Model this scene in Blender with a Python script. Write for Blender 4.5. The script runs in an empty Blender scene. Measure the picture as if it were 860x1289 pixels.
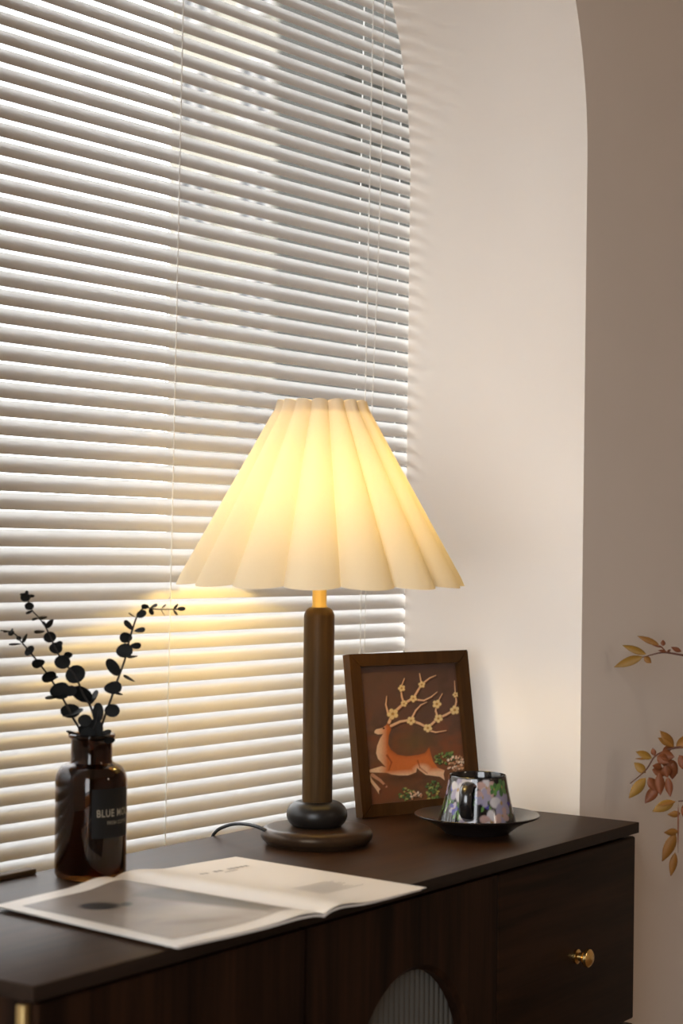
import bpy, bmesh, math, random
import numpy as np
from mathutils import Vector, Matrix

random.seed(7)
scene = bpy.context.scene
COL = scene.collection
T = 0.80                      # height of the sideboard top above the floor
PI = math.pi

# ------------------------------------------------------------------ camera
F_PX, YAW, PITCH, ROLL = 2485.57, math.radians(34.867), math.radians(0.0433), math.radians(0.6918)
CAM = Vector((-2.48365, -1.22119, T + 0.42258))
fw = Vector((math.cos(YAW) * math.cos(PITCH), math.sin(YAW) * math.cos(PITCH), math.sin(PITCH)))
r0 = Vector((math.sin(YAW), -math.cos(YAW), 0)); u0 = r0.cross(fw)
rt = math.cos(ROLL) * r0 + math.sin(ROLL) * u0
up = -math.sin(ROLL) * r0 + math.cos(ROLL) * u0
cam_data = bpy.data.cameras.new('camera')
cam = bpy.data.objects.new('camera', cam_data); COL.objects.link(cam)
cam.matrix_world = Matrix(((rt.x, up.x, -fw.x, CAM.x), (rt.y, up.y, -fw.y, CAM.y), (rt.z, up.z, -fw.z, CAM.z), (0, 0, 0, 1)))
cam_data.sensor_fit = 'VERTICAL'; cam_data.sensor_height = 36.0
cam_data.lens = F_PX * 36.0 / 1289.0
cam_data.clip_start = 0.05; cam_data.clip_end = 200
cam_data.dof.use_dof = True; cam_data.dof.focus_distance = 2.64; cam_data.dof.aperture_fstop = 5.0
scene.camera = cam

# ------------------------------------------------------------------ world, light, exposure
SKY = 8.4
world = bpy.data.worlds.new('overcast_sky'); scene.world = world; world.use_nodes = True
bg = world.node_tree.nodes['Background']
bg.inputs['Color'].default_value = (0.93, 0.965, 1.0, 1); bg.inputs['Strength'].default_value = SKY
BULB = 128.0
FILL_GLOBE = 12.0               # glow of an added, unseen globe that brightens the back wall
# sky portals: they emit nothing, they only guide the daylight through the window
pl = bpy.data.lights.new('window_portal', 'AREA'); pl.shape = 'RECTANGLE'; pl.size = 1.79; pl.size_y = 1.88; pl.cycles.is_portal = True
plo = bpy.data.objects.new('window_portal', pl); COL.objects.link(plo); plo.location = (-0.395, 0.648, 1.52); plo.rotation_euler = (-math.pi / 2, 0, 0)
pl2 = bpy.data.lights.new('window_portal', 'AREA'); pl2.shape = 'RECTANGLE'; pl2.size = 2.1; pl2.size_y = 1.9; pl2.cycles.is_portal = True
plo2 = bpy.data.objects.new('window_portal', pl2); COL.objects.link(plo2); plo2.location = (-3.71, -0.97, 1.50); plo2.rotation_euler = (0, -math.pi / 2, 0)
vs = scene.view_settings
vs.view_transform = 'Standard'; vs.look = 'None'; vs.gamma = 1.0; vs.use_curve_mapping = False; vs.exposure = 0.13
scene.display_settings.display_device = 'sRGB'
scene.cycles.max_bounces = 10; scene.cycles.diffuse_bounces = 5; scene.cycles.glossy_bounces = 4
scene.cycles.transparent_max_bounces = 16; scene.cycles.transmission_bounces = 6
scene.cycles.sample_clamp_indirect = 6.0
scene.cycles.caustics_reflective = False; scene.cycles.caustics_refractive = False

# ------------------------------------------------------------------ materials
def s2l(c):
    return tuple(((x / 255.0) / 12.92 if x / 255.0 <= 0.04045 else ((x / 255.0 + 0.055) / 1.055) ** 2.4) for x in c)

def newmat(name):
    m = bpy.data.materials.new(name); m.use_nodes = True
    nt = m.node_tree; b = nt.nodes['Principled BSDF']
    return m, nt, b

def pmat(name, col, rough=0.5, metal=0.0, spec=0.5, noise=0.0, scale=40.0, bump=0.0, stretch=(1, 1, 1), coat=0.0):
    m, nt, b = newmat(name)
    b.inputs['Base Color'].default_value = (*col, 1); b.inputs['Roughness'].default_value = rough
    b.inputs['Metallic'].default_value = metal; b.inputs['Specular IOR Level'].default_value = spec
    b.inputs['Coat Weight'].default_value = coat
    if noise or bump:
        tc = nt.nodes.new('ShaderNodeTexCoord'); mp = nt.nodes.new('ShaderNodeMapping'); n = nt.nodes.new('ShaderNodeTexNoise')
        mp.inputs['Scale'].default_value = stretch; n.inputs['Scale'].default_value = scale; n.inputs['Detail'].default_value = 5
        nt.links.new(tc.outputs['Object'], mp.inputs['Vector']); nt.links.new(mp.outputs['Vector'], n.inputs['Vector'])
        if noise:
            mx = nt.nodes.new('ShaderNodeMix'); mx.data_type = 'RGBA'
            mx.inputs[6].default_value = (*[c * (1 - noise) for c in col], 1); mx.inputs[7].default_value = (*[min(1, c * (1 + noise)) for c in col], 1)
            nt.links.new(n.outputs['Fac'], mx.inputs[0]); nt.links.new(mx.outputs[2], b.inputs['Base Color'])
        if bump:
            bp = nt.nodes.new('ShaderNodeBump'); bp.inputs['Strength'].default_value = bump; bp.inputs['Distance'].default_value = 0.002
            nt.links.new(n.outputs['Fac'], bp.inputs['Height']); nt.links.new(bp.outputs['Normal'], b.inputs['Normal'])
    return m

def wood(name, c1, c2, axis='X', rough=0.38, scale=1.0, coat=0.0, spec=0.5):
    m, nt, b = newmat(name); b.inputs['Specular IOR Level'].default_value = spec; b.inputs['Specular Tint'].default_value = (1.0, 0.80, 0.60, 1)
    tc = nt.nodes.new('ShaderNodeTexCoord'); mp = nt.nodes.new('ShaderNodeMapping')
    st = {'X': (1.2, 22, 22), 'Y': (22, 1.2, 22), 'Z': (22, 22, 1.2)}[axis]
    mp.inputs['Scale'].default_value = [s * scale for s in st]
    n = nt.nodes.new('ShaderNodeTexNoise'); n.inputs['Scale'].default_value = 1.6; n.inputs['Detail'].default_value = 6; n.inputs['Distortion'].default_value = 0.6
    n2 = nt.nodes.new('ShaderNodeTexNoise'); n2.inputs['Scale'].default_value = 9; n2.inputs['Detail'].default_value = 3
    mul = nt.nodes.new('ShaderNodeMath'); mul.operation = 'MULTIPLY_ADD'; mul.inputs[1].default_value = 0.35
    cr = nt.nodes.new('ShaderNodeValToRGB')
    cr.color_ramp.elements[0].position = 0.45; cr.color_ramp.elements[0].color = (*c1, 1)
    cr.color_ramp.elements[1].position = 0.85; cr.color_ramp.elements[1].color = (*c2, 1)
    nt.links.new(tc.outputs['Object'], mp.inputs['Vector'])
    nt.links.new(mp.outputs['Vector'], n.inputs['Vector']); nt.links.new(mp.outputs['Vector'], n2.inputs['Vector'])
    nt.links.new(n2.outputs['Fac'], mul.inputs[0]); nt.links.new(n.outputs['Fac'], mul.inputs[2])
    nt.links.new(mul.outputs[0], cr.inputs['Fac']); nt.links.new(cr.outputs['Color'], b.inputs['Base Color'])
    b.inputs['Roughness'].default_value = rough; b.inputs['Coat Weight'].default_value = coat
    bp = nt.nodes.new('ShaderNodeBump'); bp.inputs['Strength'].default_value = 0.06; bp.inputs['Distance'].default_value = 0.001
    nt.links.new(n2.outputs['Fac'], bp.inputs['Height']); nt.links.new(bp.outputs['Normal'], b.inputs['Normal'])
    return m

def attr_mat(name, rough=0.5, spec=0.5, coat=0.0):
    m, nt, b = newmat(name)
    a = nt.nodes.new('ShaderNodeVertexColor'); a.layer_name = 'Col'
    nt.links.new(a.outputs['Color'], b.inputs['Base Color'])
    b.inputs['Roughness'].default_value = rough; b.inputs['Specular IOR Level'].default_value = spec; b.inputs['Coat Weight'].default_value = coat
    return m

def thin_glass(name, tint=(1, 1, 1), rough=0.0, ior=1.45, k=1.0):
    m = bpy.data.materials.new(name); m.use_nodes = True; nt = m.node_tree
    for n in list(nt.nodes): nt.nodes.remove(n)
    o = nt.nodes.new('ShaderNodeOutputMaterial'); mx = nt.nodes.new('ShaderNodeMixShader')
    tr = nt.nodes.new('ShaderNodeBsdfTransparent'); gl = nt.nodes.new('ShaderNodeBsdfGlossy'); lw = nt.nodes.new('ShaderNodeLayerWeight')
    tr.inputs['Color'].default_value = (*tint, 1); gl.inputs['Roughness'].default_value = rough
    pw = nt.nodes.new('ShaderNodeMath'); pw.operation = 'POWER'; pw.inputs[1].default_value = 5.0
    fr = nt.nodes.new('ShaderNodeMath'); fr.operation = 'MULTIPLY_ADD'; f0 = ((ior - 1) / (ior + 1)) ** 2
    fr.inputs[1].default_value = (1 - f0) * k; fr.inputs[2].default_value = f0 * k
    lw.inputs['Blend'].default_value = 0.5
    nt.links.new(lw.outputs['Facing'], pw.inputs[0]); nt.links.new(pw.outputs[0], fr.inputs[0])
    nt.links.new(fr.outputs[0], mx.inputs[0]); nt.links.new(tr.outputs[0], mx.inputs[1]); nt.links.new(gl.outputs[0], mx.inputs[2])
    nt.links.new(mx.outputs[0], o.inputs['Surface'])
    return m

def emit_mat(name, col, strength):
    m, nt, b = newmat(name)
    b.inputs['Base Color'].default_value = (*col, 1); b.inputs['Emission Color'].default_value = (*col, 1); b.inputs['Emission Strength'].default_value = strength
    return m

M = {}
M['wall'] = pmat('wall_paint', (0.82, 0.745, 0.67), 0.85, spec=0.2, noise=0.03, scale=6, bump=0.03)
M['wall_dim'] = pmat('unseen_wall_bounce_cut', (0.44, 0.345, 0.265), 0.85, spec=0.2, noise=0.03, scale=6)  # out-of-view walls, darkened to cut the light they bounce
M['ceiling'] = pmat('ceiling_paint', (0.72, 0.67, 0.60), 0.9, spec=0.2)
M['floor'] = wood('oak_floor', (0.16, 0.095, 0.05), (0.26, 0.16, 0.09), 'X', 0.45, 0.5)
M['base'] = pmat('baseboard_paint', (0.7, 0.65, 0.58), 0.6)
M['slat'] = pmat('slat_white', (0.66, 0.645, 0.625), 0.36, spec=0.5)
M['cord'] = pmat('cord_white', (0.88, 0.86, 0.82), 0.8)
M['winframe'] = pmat('window_frame_grey', (0.25, 0.25, 0.23), 0.5)
M['glass'] = thin_glass('window_glass', k=0.12)
M['walnut_top'] = wood('walnut_top', (0.020, 0.0100, 0.0052), (0.042, 0.0190, 0.0082), 'X', 0.40, spec=0.10)
M['walnut_v'] = wood('walnut_vertical', (0.0050, 0.0028, 0.0021), (0.026, 0.0112, 0.0058), 'Z', 0.45, spec=0.07)
M['walnut_h'] = wood('walnut_drawer', (0.0050, 0.0028, 0.0021), (0.024, 0.0104, 0.0054), 'X', 0.45, spec=0.12)
M['walnut_edge'] = wood('walnut_edge', (0.010, 0.0065, 0.0048), (0.020, 0.012, 0.0085), 'X', 0.42, spec=0.12)
M['dark_gap'] = pmat('cabinet_inside', (0.008, 0.005, 0.004), 0.8)
M['brass'] = pmat('brass', (0.86, 0.58, 0.22), 0.22, 1.0)
M['brass_satin'] = pmat('brass_satin', (0.60, 0.45, 0.20), 0.32, 1.0, noise=0.08, scale=300, stretch=(1, 1, 0.02))
M['lampwood'] = wood('lamp_wood', (0.034, 0.018, 0.007), (0.068, 0.036, 0.013), 'Z', 0.40, 1.4, spec=0.12)
M['lampwood_dark'] = pmat('lamp_ball_lacquer', (0.011, 0.0085, 0.007), 0.34, spec=0.3)
M['lampbase'] = wood('lamp_base_wood', (0.022, 0.012, 0.007), (0.040, 0.021, 0.010), 'X', 0.32, 1.4, spec=0.25)
M['blackcord'] = pmat('black_cord', (0.012, 0.012, 0.012), 0.5)
M['frame'] = wood('frame_wood', (0.040, 0.018, 0.0062), (0.062, 0.028, 0.0095), 'Z', 0.45, 1.5, spec=0.12)
M['print'] = attr_mat('picture_print', 0.6, 0.12)
M['picglass'] = thin_glass('picture_glass', rough=0.03, ior=1.4)
M['backing'] = pmat('backing_board', (0.02, 0.018, 0.016), 0.8)
M['cup'] = attr_mat('glazed_cup', 0.16, 0.5, 0.4)
M['black_glaze'] = pmat('black_glaze', (0.010, 0.0085, 0.0085), 0.20, coat=0.5)
M['saucer'] = pmat('saucer_glaze', (0.014, 0.010, 0.009), 0.30, coat=0.3)
M['amber'] = thin_glass('amber_glass', (0.31, 0.185, 0.085), 0.03, 1.5)
M['gold_ink'] = pmat('pale_ink', (0.26, 0.225, 0.165), 0.6)
M['label'] = pmat('dark_label', (0.005, 0.0045, 0.004), 0.5, spec=0.25)
M['euc'] = pmat('eucalyptus_leaf', (0.008, 0.0085, 0.0085), 0.6, spec=0.15, noise=0.25, scale=60)
M['euc_stem'] = pmat('eucalyptus_stem', (0.016, 0.013, 0.011), 0.7)
M['paper'] = pmat('magazine_paper', (0.71, 0.665, 0.62), 0.42, spec=0.2)
M['ink'] = pmat('grey_ink', (0.25, 0.23, 0.22), 0.5)
M['magprint'] = attr_mat('magazine_photo', 0.42, 0.2)
M['strip'] = wood('notch_strip_brown', (0.06, 0.035, 0.018), (0.10, 0.06, 0.03), 'X', 0.6, 2)
M['leaf_amber'] = pmat('leaf_amber', (0.24, 0.10, 0.012), 0.6, noise=0.25, scale=30)
M['leaf_rust'] = pmat('leaf_rust', (0.16, 0.042, 0.008), 0.6, noise=0.25, scale=30)
M['leaf_olive'] = pmat('leaf_olive', (0.26, 0.135, 0.016), 0.6, noise=0.25, scale=30)
M['twig'] = pmat('twig', (0.10, 0.035, 0.018), 0.7)
M['clay'] = pmat('clay_vase', (0.32, 0.26, 0.21), 0.75, noise=0.1, scale=20, bump=0.1)
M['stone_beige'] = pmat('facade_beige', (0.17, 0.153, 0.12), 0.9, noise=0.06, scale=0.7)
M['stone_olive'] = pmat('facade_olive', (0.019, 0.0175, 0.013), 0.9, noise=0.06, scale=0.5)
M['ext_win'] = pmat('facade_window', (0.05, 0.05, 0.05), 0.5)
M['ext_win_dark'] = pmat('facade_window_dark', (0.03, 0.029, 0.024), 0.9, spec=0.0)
M['ext_frame'] = pmat('facade_window_frame', (0.22, 0.20, 0.18), 0.6)
M['opal'] = emit_mat('fill_globe_glow', (1.0, 0.84, 0.68), FILL_GLOBE)

def reeded():
    m, nt, b = newmat('reeded_glass')
    b.inputs['Base Color'].default_value = (0.075, 0.075, 0.068, 1); b.inputs['Roughness'].default_value = 0.16
    b.inputs['Specular IOR Level'].default_value = 0.6
    return m
M['reeded'] = reeded()

def shade_mat(name='pleated_fabric', mix=0.42, tcol=(0.48, 0.425, 0.345)):
    m = bpy.data.materials.new(name); m.use_nodes = True; nt = m.node_tree
    for n in list(nt.nodes): nt.nodes.remove(n)
    o = nt.nodes.new('ShaderNodeOutputMaterial'); mx = nt.nodes.new('ShaderNodeMixShader')
    d = nt.nodes.new('ShaderNodeBsdfDiffuse'); t = nt.nodes.new('ShaderNodeBsdfTranslucent')
    tc = nt.nodes.new('ShaderNodeTexCoord'); n = nt.nodes.new('ShaderNodeTexNoise'); n.inputs['Scale'].default_value = 900; n.inputs['Detail'].default_value = 1
    cr = nt.nodes.new('ShaderNodeValToRGB')
    cr.color_ramp.elements[0].color = (0.86, 0.76, 0.58, 1); cr.color_ramp.elements[1].color = (0.92, 0.84, 0.68, 1)
    nt.links.new(tc.outputs['Object'], n.inputs['Vector']); nt.links.new(n.outputs['Fac'], cr.inputs['Fac'])
    nt.links.new(cr.outputs['Color'], d.inputs['Color'])
    t.inputs['Color'].default_value = (*tcol, 1)
    mx.inputs[0].default_value = mix
    nt.links.new(d.outputs[0], mx.inputs[1]); nt.links.new(t.outputs[0], mx.inputs[2]); nt.links.new(mx.outputs[0], o.inputs['Surface'])
    return m
M['shade'] = shade_mat()
M['hem'] = shade_mat('hem_fabric', 0.9, (0.95, 0.85, 0.62))
M['bulb'] = emit_mat('bulb_glow', (1.0, 0.69, 0.22), BULB)

# ------------------------------------------------------------------ helpers
def tag(o, label=None, cat=None, group=None, kind=None):
    if label: o['label'] = label
    if cat: o['category'] = cat
    if group: o['group'] = group
    if kind: o['kind'] = kind
    return o

def link(name, me, mat, parent=None, loc=None, smooth=False, autosmooth=None):
    o = bpy.data.objects.new(name, me); COL.objects.link(o)
    if mat is not None and not me.materials: me.materials.append(mat)
    if parent is not None: o.parent = parent
    if loc is not None: o.location = loc
    if smooth:
        me.polygons.foreach_set('use_smooth', [True] * len(me.polygons))
        if autosmooth: me.set_sharp_from_angle(angle=math.radians(autosmooth))
    return o

def empty(name, loc=(0, 0, 0), rot=(0, 0, 0)):
    o = bpy.data.objects.new(name, None); COL.objects.link(o); o.location = loc; o.rotation_euler = rot; o.empty_display_size = 0.05
    return o

def mesh(name, v, f):
    me = bpy.data.meshes.new(name); me.from_pydata([tuple(p) for p in v], [], f); me.update(); return me

def bm_mesh(name, bm, recalc=True):
    if recalc: bmesh.ops.recalc_face_normals(bm, faces=bm.faces[:])
    me = bpy.data.meshes.new(name); bm.to_mesh(me); bm.free(); return me

def add_box(bm, x0, x1, y0, y1, z0, z1, bevel=0.0, seg=2):
    vs_ = [bm.verts.new(p) for p in ((x0, y0, z0), (x1, y0, z0), (x1, y1, z0), (x0, y1, z0), (x0, y0, z1), (x1, y0, z1), (x1, y1, z1), (x0, y1, z1))]
    fs = [bm.faces.new([vs_[i] for i in q]) for q in ((3, 2, 1, 0), (4, 5, 6, 7), (0, 1, 5, 4), (1, 2, 6, 5), (2, 3, 7, 6), (3, 0, 4, 7))]
    if bevel:
        es = list({e for f in fs for e in f.edges})
        bmesh.ops.bevel(bm, geom=es, offset=bevel, segments=seg, affect='EDGES', profile=0.5)

def box(name, x0, x1, y0, y1, z0, z1, mat, parent=None, bevel=0.0, seg=2):
    bm = bmesh.new(); add_box(bm, x0, x1, y0, y1, z0, z1, bevel, seg)
    return link(name, bm_mesh(name, bm), mat, parent, smooth=bevel > 0, autosmooth=35)

def lathe(name, prof, mat, parent=None, seg=48, loc=None, caps=True, autosmooth=40):
    v, f = [], []; n = len(prof)
    for i in range(seg):
        a = 2 * PI * i / seg
        for (r, z) in prof: v.append((r * math.cos(a), r * math.sin(a), z))
    for i in range(seg):
        j = (i + 1) % seg
        for k in range(n - 1): f.append((i * n + k, j * n + k, j * n + k + 1, i * n + k + 1))
    if caps:
        if prof[0][0] > 1e-5: f.append(tuple(i * n for i in range(seg))[::-1])
        if prof[-1][0] > 1e-5: f.append(tuple(i * n + n - 1 for i in range(seg)))
    bm = bmesh.new(); me = mesh(name, v, f); bm.from_mesh(me); bpy.data.meshes.remove(me)
    bmesh.ops.remove_doubles(bm, verts=bm.verts[:], dist=1e-6)
    return link(name, bm_mesh(name, bm), mat, parent, loc, True, autosmooth)

def tube_data(pts, rad, seg=8, v=None, f=None):
    v = [] if v is None else v; f = [] if f is None else f
    pts = [Vector(p) for p in pts]; n = len(pts); base = len(v)
    rads = rad if isinstance(rad, (list, tuple)) else [rad] * n
    nrm = None
    for i, p in enumerate(pts):
        t = (pts[min(i + 1, n - 1)] - pts[max(i - 1, 0)]).normalized()
        if nrm is None:
            a = Vector((0, 0, 1)) if abs(t.z) < 0.9 else Vector((1, 0, 0)); nrm = t.cross(a).normalized()
        else:
            nrm = (nrm - t * nrm.dot(t)).normalized()
        b = t.cross(nrm)
        for k in range(seg):
            ang = 2 * PI * k / seg; v.append(p + (nrm * math.cos(ang) + b * math.sin(ang)) * rads[i])
    for i in range(n - 1):
        for k in range(seg):
            k2 = (k + 1) % seg; f.append((base + i * seg + k, base + i * seg + k2, base + (i + 1) * seg + k2, base + (i + 1) * seg + k))
    f.append(tuple(base + k for k in range(seg))[::-1]); f.append(tuple(base + (n - 1) * seg + k for k in range(seg)))
    return v, f

def tube(name, pts, rad, mat, parent=None, seg=8):
    v, f = tube_data(pts, rad, seg)
    return link(name, mesh(name, v, f), mat, parent, smooth=True, autosmooth=50)

def smooth_path(pts, n=8):
    pts = [Vector(p) for p in pts]; out = []
    for i in range(len(pts) - 1):
        p0, p1, p2, p3 = pts[max(i - 1, 0)], pts[i], pts[i + 1], pts[min(i + 2, len(pts) - 1)]
        for k in range(n):
            t = k / n
            out.append(0.5 * ((2 * p1) + (p2 - p0) * t + (2 * p0 - 5 * p1 + 4 * p2 - p3) * t * t + (-p0 + 3 * p1 - 3 * p2 + p3) * t ** 3))
    out.append(pts[-1]); return out

def set_colors(me, cols):
    ca = me.color_attributes.new('Col', 'FLOAT_COLOR', 'POINT')
    arr = np.ones((len(me.vertices), 4), dtype=np.float32); arr[:, :3] = cols
    ca.data.foreach_set('color', arr.ravel())

# ------------------------------------------------------------------ the room
XL, XRM, YF, YB, ZC = -3.7, 1.7, -3.3, 0.128, 2.72
NX0, NX1, SPR, NYB = -1.214, 0.066, T + 0.935, 0.434      # the arched niche
RAD = (NX1 - NX0) / 2; NCX = (NX0 + NX1) / 2

def quad_plane(name, pts, mat):
    return tag(link(name, mesh(name, pts, [(0, 1, 2, 3)]), mat), kind='structure')
box_f = box('floor', XL - 0.1, XRM + 0.1, YF - 0.1, 0.75, -0.06, 0.0, M['floor']); tag(box_f, kind='structure')
tag(box('ceiling', XL - 0.1, XRM + 0.1, YF - 0.1, 0.75, ZC, ZC + 0.06, M['ceiling']), kind='structure')
def wall_left():
    bm = bmesh.new(); y0, y1, z0, z1 = -1.92, -0.02, 0.45, 2.55
    add_box(bm, XL - 0.1, XL, YF - 0.1, y0, 0, ZC); add_box(bm, XL - 0.1, XL, y1, 0.75, 0, ZC)
    add_box(bm, XL - 0.1, XL, y0, y1, 0, z0); add_box(bm, XL - 0.1, XL, y0, y1, z1, ZC)
    tag(link('wall_left', bm_mesh('wall_left', bm), M['wall_dim']), kind='structure')
    w = empty('added_window', (XL - 0.05, -0.97, 1.50)); tag(w, kind='structure')  # window added in the unseen left wall to light the niche reveal
    for a in ((-0.95, -0.90, -1.05, 1.05), (0.90, 0.95, -1.05, 1.05), (-0.90, 0.90, -1.05, -1.00), (-0.90, 0.90, 1.00, 1.05), (-0.02, 0.02, -1.00, 1.00)):
        box('window_frame', -0.025, 0.025, a[0], a[1], a[2], a[3], M['base'], w, 0.003)
    for a in ((-0.90, -0.02), (0.02, 0.90)): box('window_pane', -0.002, 0.002, a[0], a[1], -1.00, 1.00, M['glass'], w)
wall_left()
tag(box('wall_right', XRM, XRM + 0.1, YF - 0.1, 0.75, 0, ZC, M['wall_dim']), kind='structure')
tag(box('wall_front', XL, XRM, YF - 0.1, YF, 0, ZC, M['wall_dim']), kind='structure')

def arch_wall():
    v, f = [], []
    def q(*ps):
        b = len(v); v.extend(ps); f.append(tuple(range(b, b + len(ps))))
    N = 160
    arc = [(NCX - RAD * math.cos(PI * i / N), SPR + RAD * math.sin(PI * i / N)) for i in range(N + 1)]
    for Y in (YB, NYB):
        q((XL, Y, 0), (NX0, Y, 0), (NX0, Y, ZC), (XL, Y, ZC))
        q((NX1, Y, 0), (XRM, Y, 0), (XRM, Y, ZC), (NX1, Y, ZC))
        for i in range(N):
            (xa, za), (xb, zb) = arc[i], arc[i + 1]
            q((xa, Y, za), (xb, Y, zb), (xb, Y, ZC), (xa, Y, ZC))
    line = [(NX0, 0)] + arc + [(NX1, 0)]
    for i in range(len(line) - 1):
        (xa, za), (xb, zb) = line[i], line[i + 1]
        q((xa, YB, za), (xb, YB, zb), (xb, NYB, zb), (xa, NYB, za))
    bm = bmesh.new(); me = mesh('wall_back', v, f); bm.from_mesh(me); bpy.data.meshes.remove(me)
    bmesh.ops.remove_doubles(bm, verts=bm.verts[:], dist=1e-5)
    # outer leaf with the rectangular window opening
    X0, X1, Z0, Z1, Y0, Y1 = -1.29, 0.50, T - 0.22, 2.46, 0.4345, 0.64
    add_box(bm, XL, X0, Y0, Y1, 0, ZC); add_box(bm, X1, XRM, Y0, Y1, 0, ZC)
    add_box(bm, X0, X1, Y0, Y1, 0, Z0); add_box(bm, X0, X1, Y0, Y1, Z1, ZC)
    o = link('wall_back', bm_mesh('wall_back', bm, False), M['wall'], smooth=False)
    return tag(o, kind='structure')
arch_wall()
tag(box('baseboard_right', NX1, XRM, YB - 0.014, YB, 0, 0.09, M['base'], bevel=0.003), kind='structure')
tag(box('baseboard_left', XL, NX0, YB - 0.014, YB, 0, 0.09, M['base'], bevel=0.003), kind='structure')

# window behind the blind
win = empty('window_1', (0, 0, 0)); tag(win, kind='structure')
wx0, wx1, wz0, wz1 = -1.29, 0.50, T - 0.22, 2.46
box('window_frame', wx0, wx0 + 0.045, 0.56, 0.61, wz0, wz1, M['winframe'], win, 0.003)
box('window_frame', wx1 - 0.045, wx1, 0.56, 0.61, wz0, wz1, M['winframe'], win, 0.003)
box('window_frame', wx0 + 0.045, wx1 - 0.045, 0.56, 0.61, wz0, wz0 + 0.045, M['winframe'], win, 0.003)
box('window_frame', wx0 + 0.045, wx1 - 0.045, 0.56, 0.61, wz1 - 0.045, wz1, M['winframe'], win, 0.003)
box('window_pane', wx0 + 0.045, wx1 - 0.045, 0.588, 0.590, wz0 + 0.045, wz1 - 0.045, M['glass'], win)

# ------------------------------------------------------------------ houses across the street
def facade(name, xf, y0, y1, h, depth, mat, wmat, fmat, nx, nz, label, ww=0.55, wh=0.6):
    # the front with the windows looks towards -X, where our window is
    root = empty(name, (xf, (y0 + y1) / 2, -6), (0, 0, -PI / 2)); tag(root, label, 'building')
    W2, H = (y1 - y0) / 2, h + 6
    box('facade', -W2, W2, 0, depth, 0, H, mat, root)
    box('cornice', -W2 - 0.15, W2 + 0.15, -0.15, depth, H, H + 0.3, mat, root)
    pw, ph = 2 * W2 / nx, H / nz; t = 0.08; W, Hh = pw * ww / 2, ph * wh / 2
    bm = bmesh.new()
    for a in ((-W, W, -Hh, -Hh + t), (-W, W, Hh - t, Hh), (-W, -W + t, -Hh + t, Hh - t), (W - t, W, -Hh + t, Hh - t), (-t / 2, t / 2, -Hh + t, Hh - t)):
        add_box(bm, a[0], a[1], -0.08, 0.0, a[2], a[3])
    fme = bm_mesh('window', bm); fme.materials.append(fmat)
    bm = bmesh.new(); add_box(bm, -W + t, W - t, -0.02, -0.001, -Hh + t, Hh - t); pme = bm_mesh('pane', bm); pme.materials.append(wmat)
    for i in range(nx):
        for k in range(nz):
            w_ = link('window', fme, fmat, root, (-W2 + pw * (i + 0.5), 0, ph * (k + 0.5))); link('pane', pme, wmat, w_)
    return root
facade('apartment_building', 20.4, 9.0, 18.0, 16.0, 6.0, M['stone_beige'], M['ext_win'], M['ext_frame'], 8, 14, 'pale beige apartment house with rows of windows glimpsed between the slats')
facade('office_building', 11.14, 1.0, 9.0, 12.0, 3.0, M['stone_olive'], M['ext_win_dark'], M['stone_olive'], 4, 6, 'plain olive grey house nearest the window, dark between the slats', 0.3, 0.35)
tag(box('street_ground', -60, 60, -60, 60, -6.1, -6.0, pmat('asphalt', (0.12, 0.12, 0.12), 0.9)), kind='structure')

tag(box('sky_blocker_1', -4.0, 2.0, 0.64, 2.45, 2.88, 3.03, M['stone_beige']), kind='structure')   # unseen slab added to keep high sky light off the slats

# ------------------------------------------------------------------ venetian blind
PITCH_S, SW, ST = 0.0219, 0.0250, math.radians(59.0)
blind = empty('venetian_blind', (-0.80, 0.4385, T + 0.0059), (0, math.radians(0.848), 0))
tag(blind, 'white metal venetian blind hanging in the arched window niche', 'window blind')
def slat_mesh():
    n = 10; prof = []
    ey, ez = math.cos(ST), math.sin(ST); ny, nz = -math.sin(ST), math.cos(ST)
    for i in range(n + 1):
        s = i / n; c = 0.0030 * (1 - (2 * s - 1) ** 2)
        prof.append((ey * SW * s + ny * c, ez * SW * s + nz * c))
    top = prof; bot = [(y - ny * 0.00022, z - nz * 0.00022) for y, z in prof][::-1]
    ring = top + bot; m = len(ring); v, f = [], []
    xs = (-0.478, 0.882)
    for x in xs: v += [(x, y, z) for y, z in ring]
    for k in range(m): f.append((k, (k + 1) % m, m + (k + 1) % m, m + k))
    for k in range(n):
        f.append((k + 1, k, m - 1 - k, m - 2 - k)); f.append((m + k, m + k + 1, 2 * m - 2 - k, 2 * m - 1 - k))
    bm = bmesh.new(); me = mesh('slat', v, f); bm.from_mesh(me); bpy.data.meshes.remove(me)
    me = bm_mesh('slat', bm); me.materials.append(M['slat'])
    me.polygons.foreach_set('use_smooth', [True] * len(me.polygons)); me.set_sharp_from_angle(angle=math.radians(40))
    return me
sm = slat_mesh()
KMIN, KMAX = -5, 71
for k in range(KMIN, KMAX + 1):
    o = link('slat', sm, M['slat'], blind, (0, 0, k * PITCH_S))
box('bottom_rail', -0.478, 0.882, -0.002, 0.016, KMIN * PITCH_S - 0.022, KMIN * PITCH_S - 0.010, M['slat'], blind, 0.003)
box('head_rail', -0.478, 0.882, -0.006, 0.022, KMAX * PITCH_S + 0.026, KMAX * PITCH_S + 0.052, M['slat'], blind, 0.003)
zt, zb = KMAX * PITCH_S + 0.027, KMIN * PITCH_S - 0.012
OUT = SW * math.cos(ST)
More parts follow.
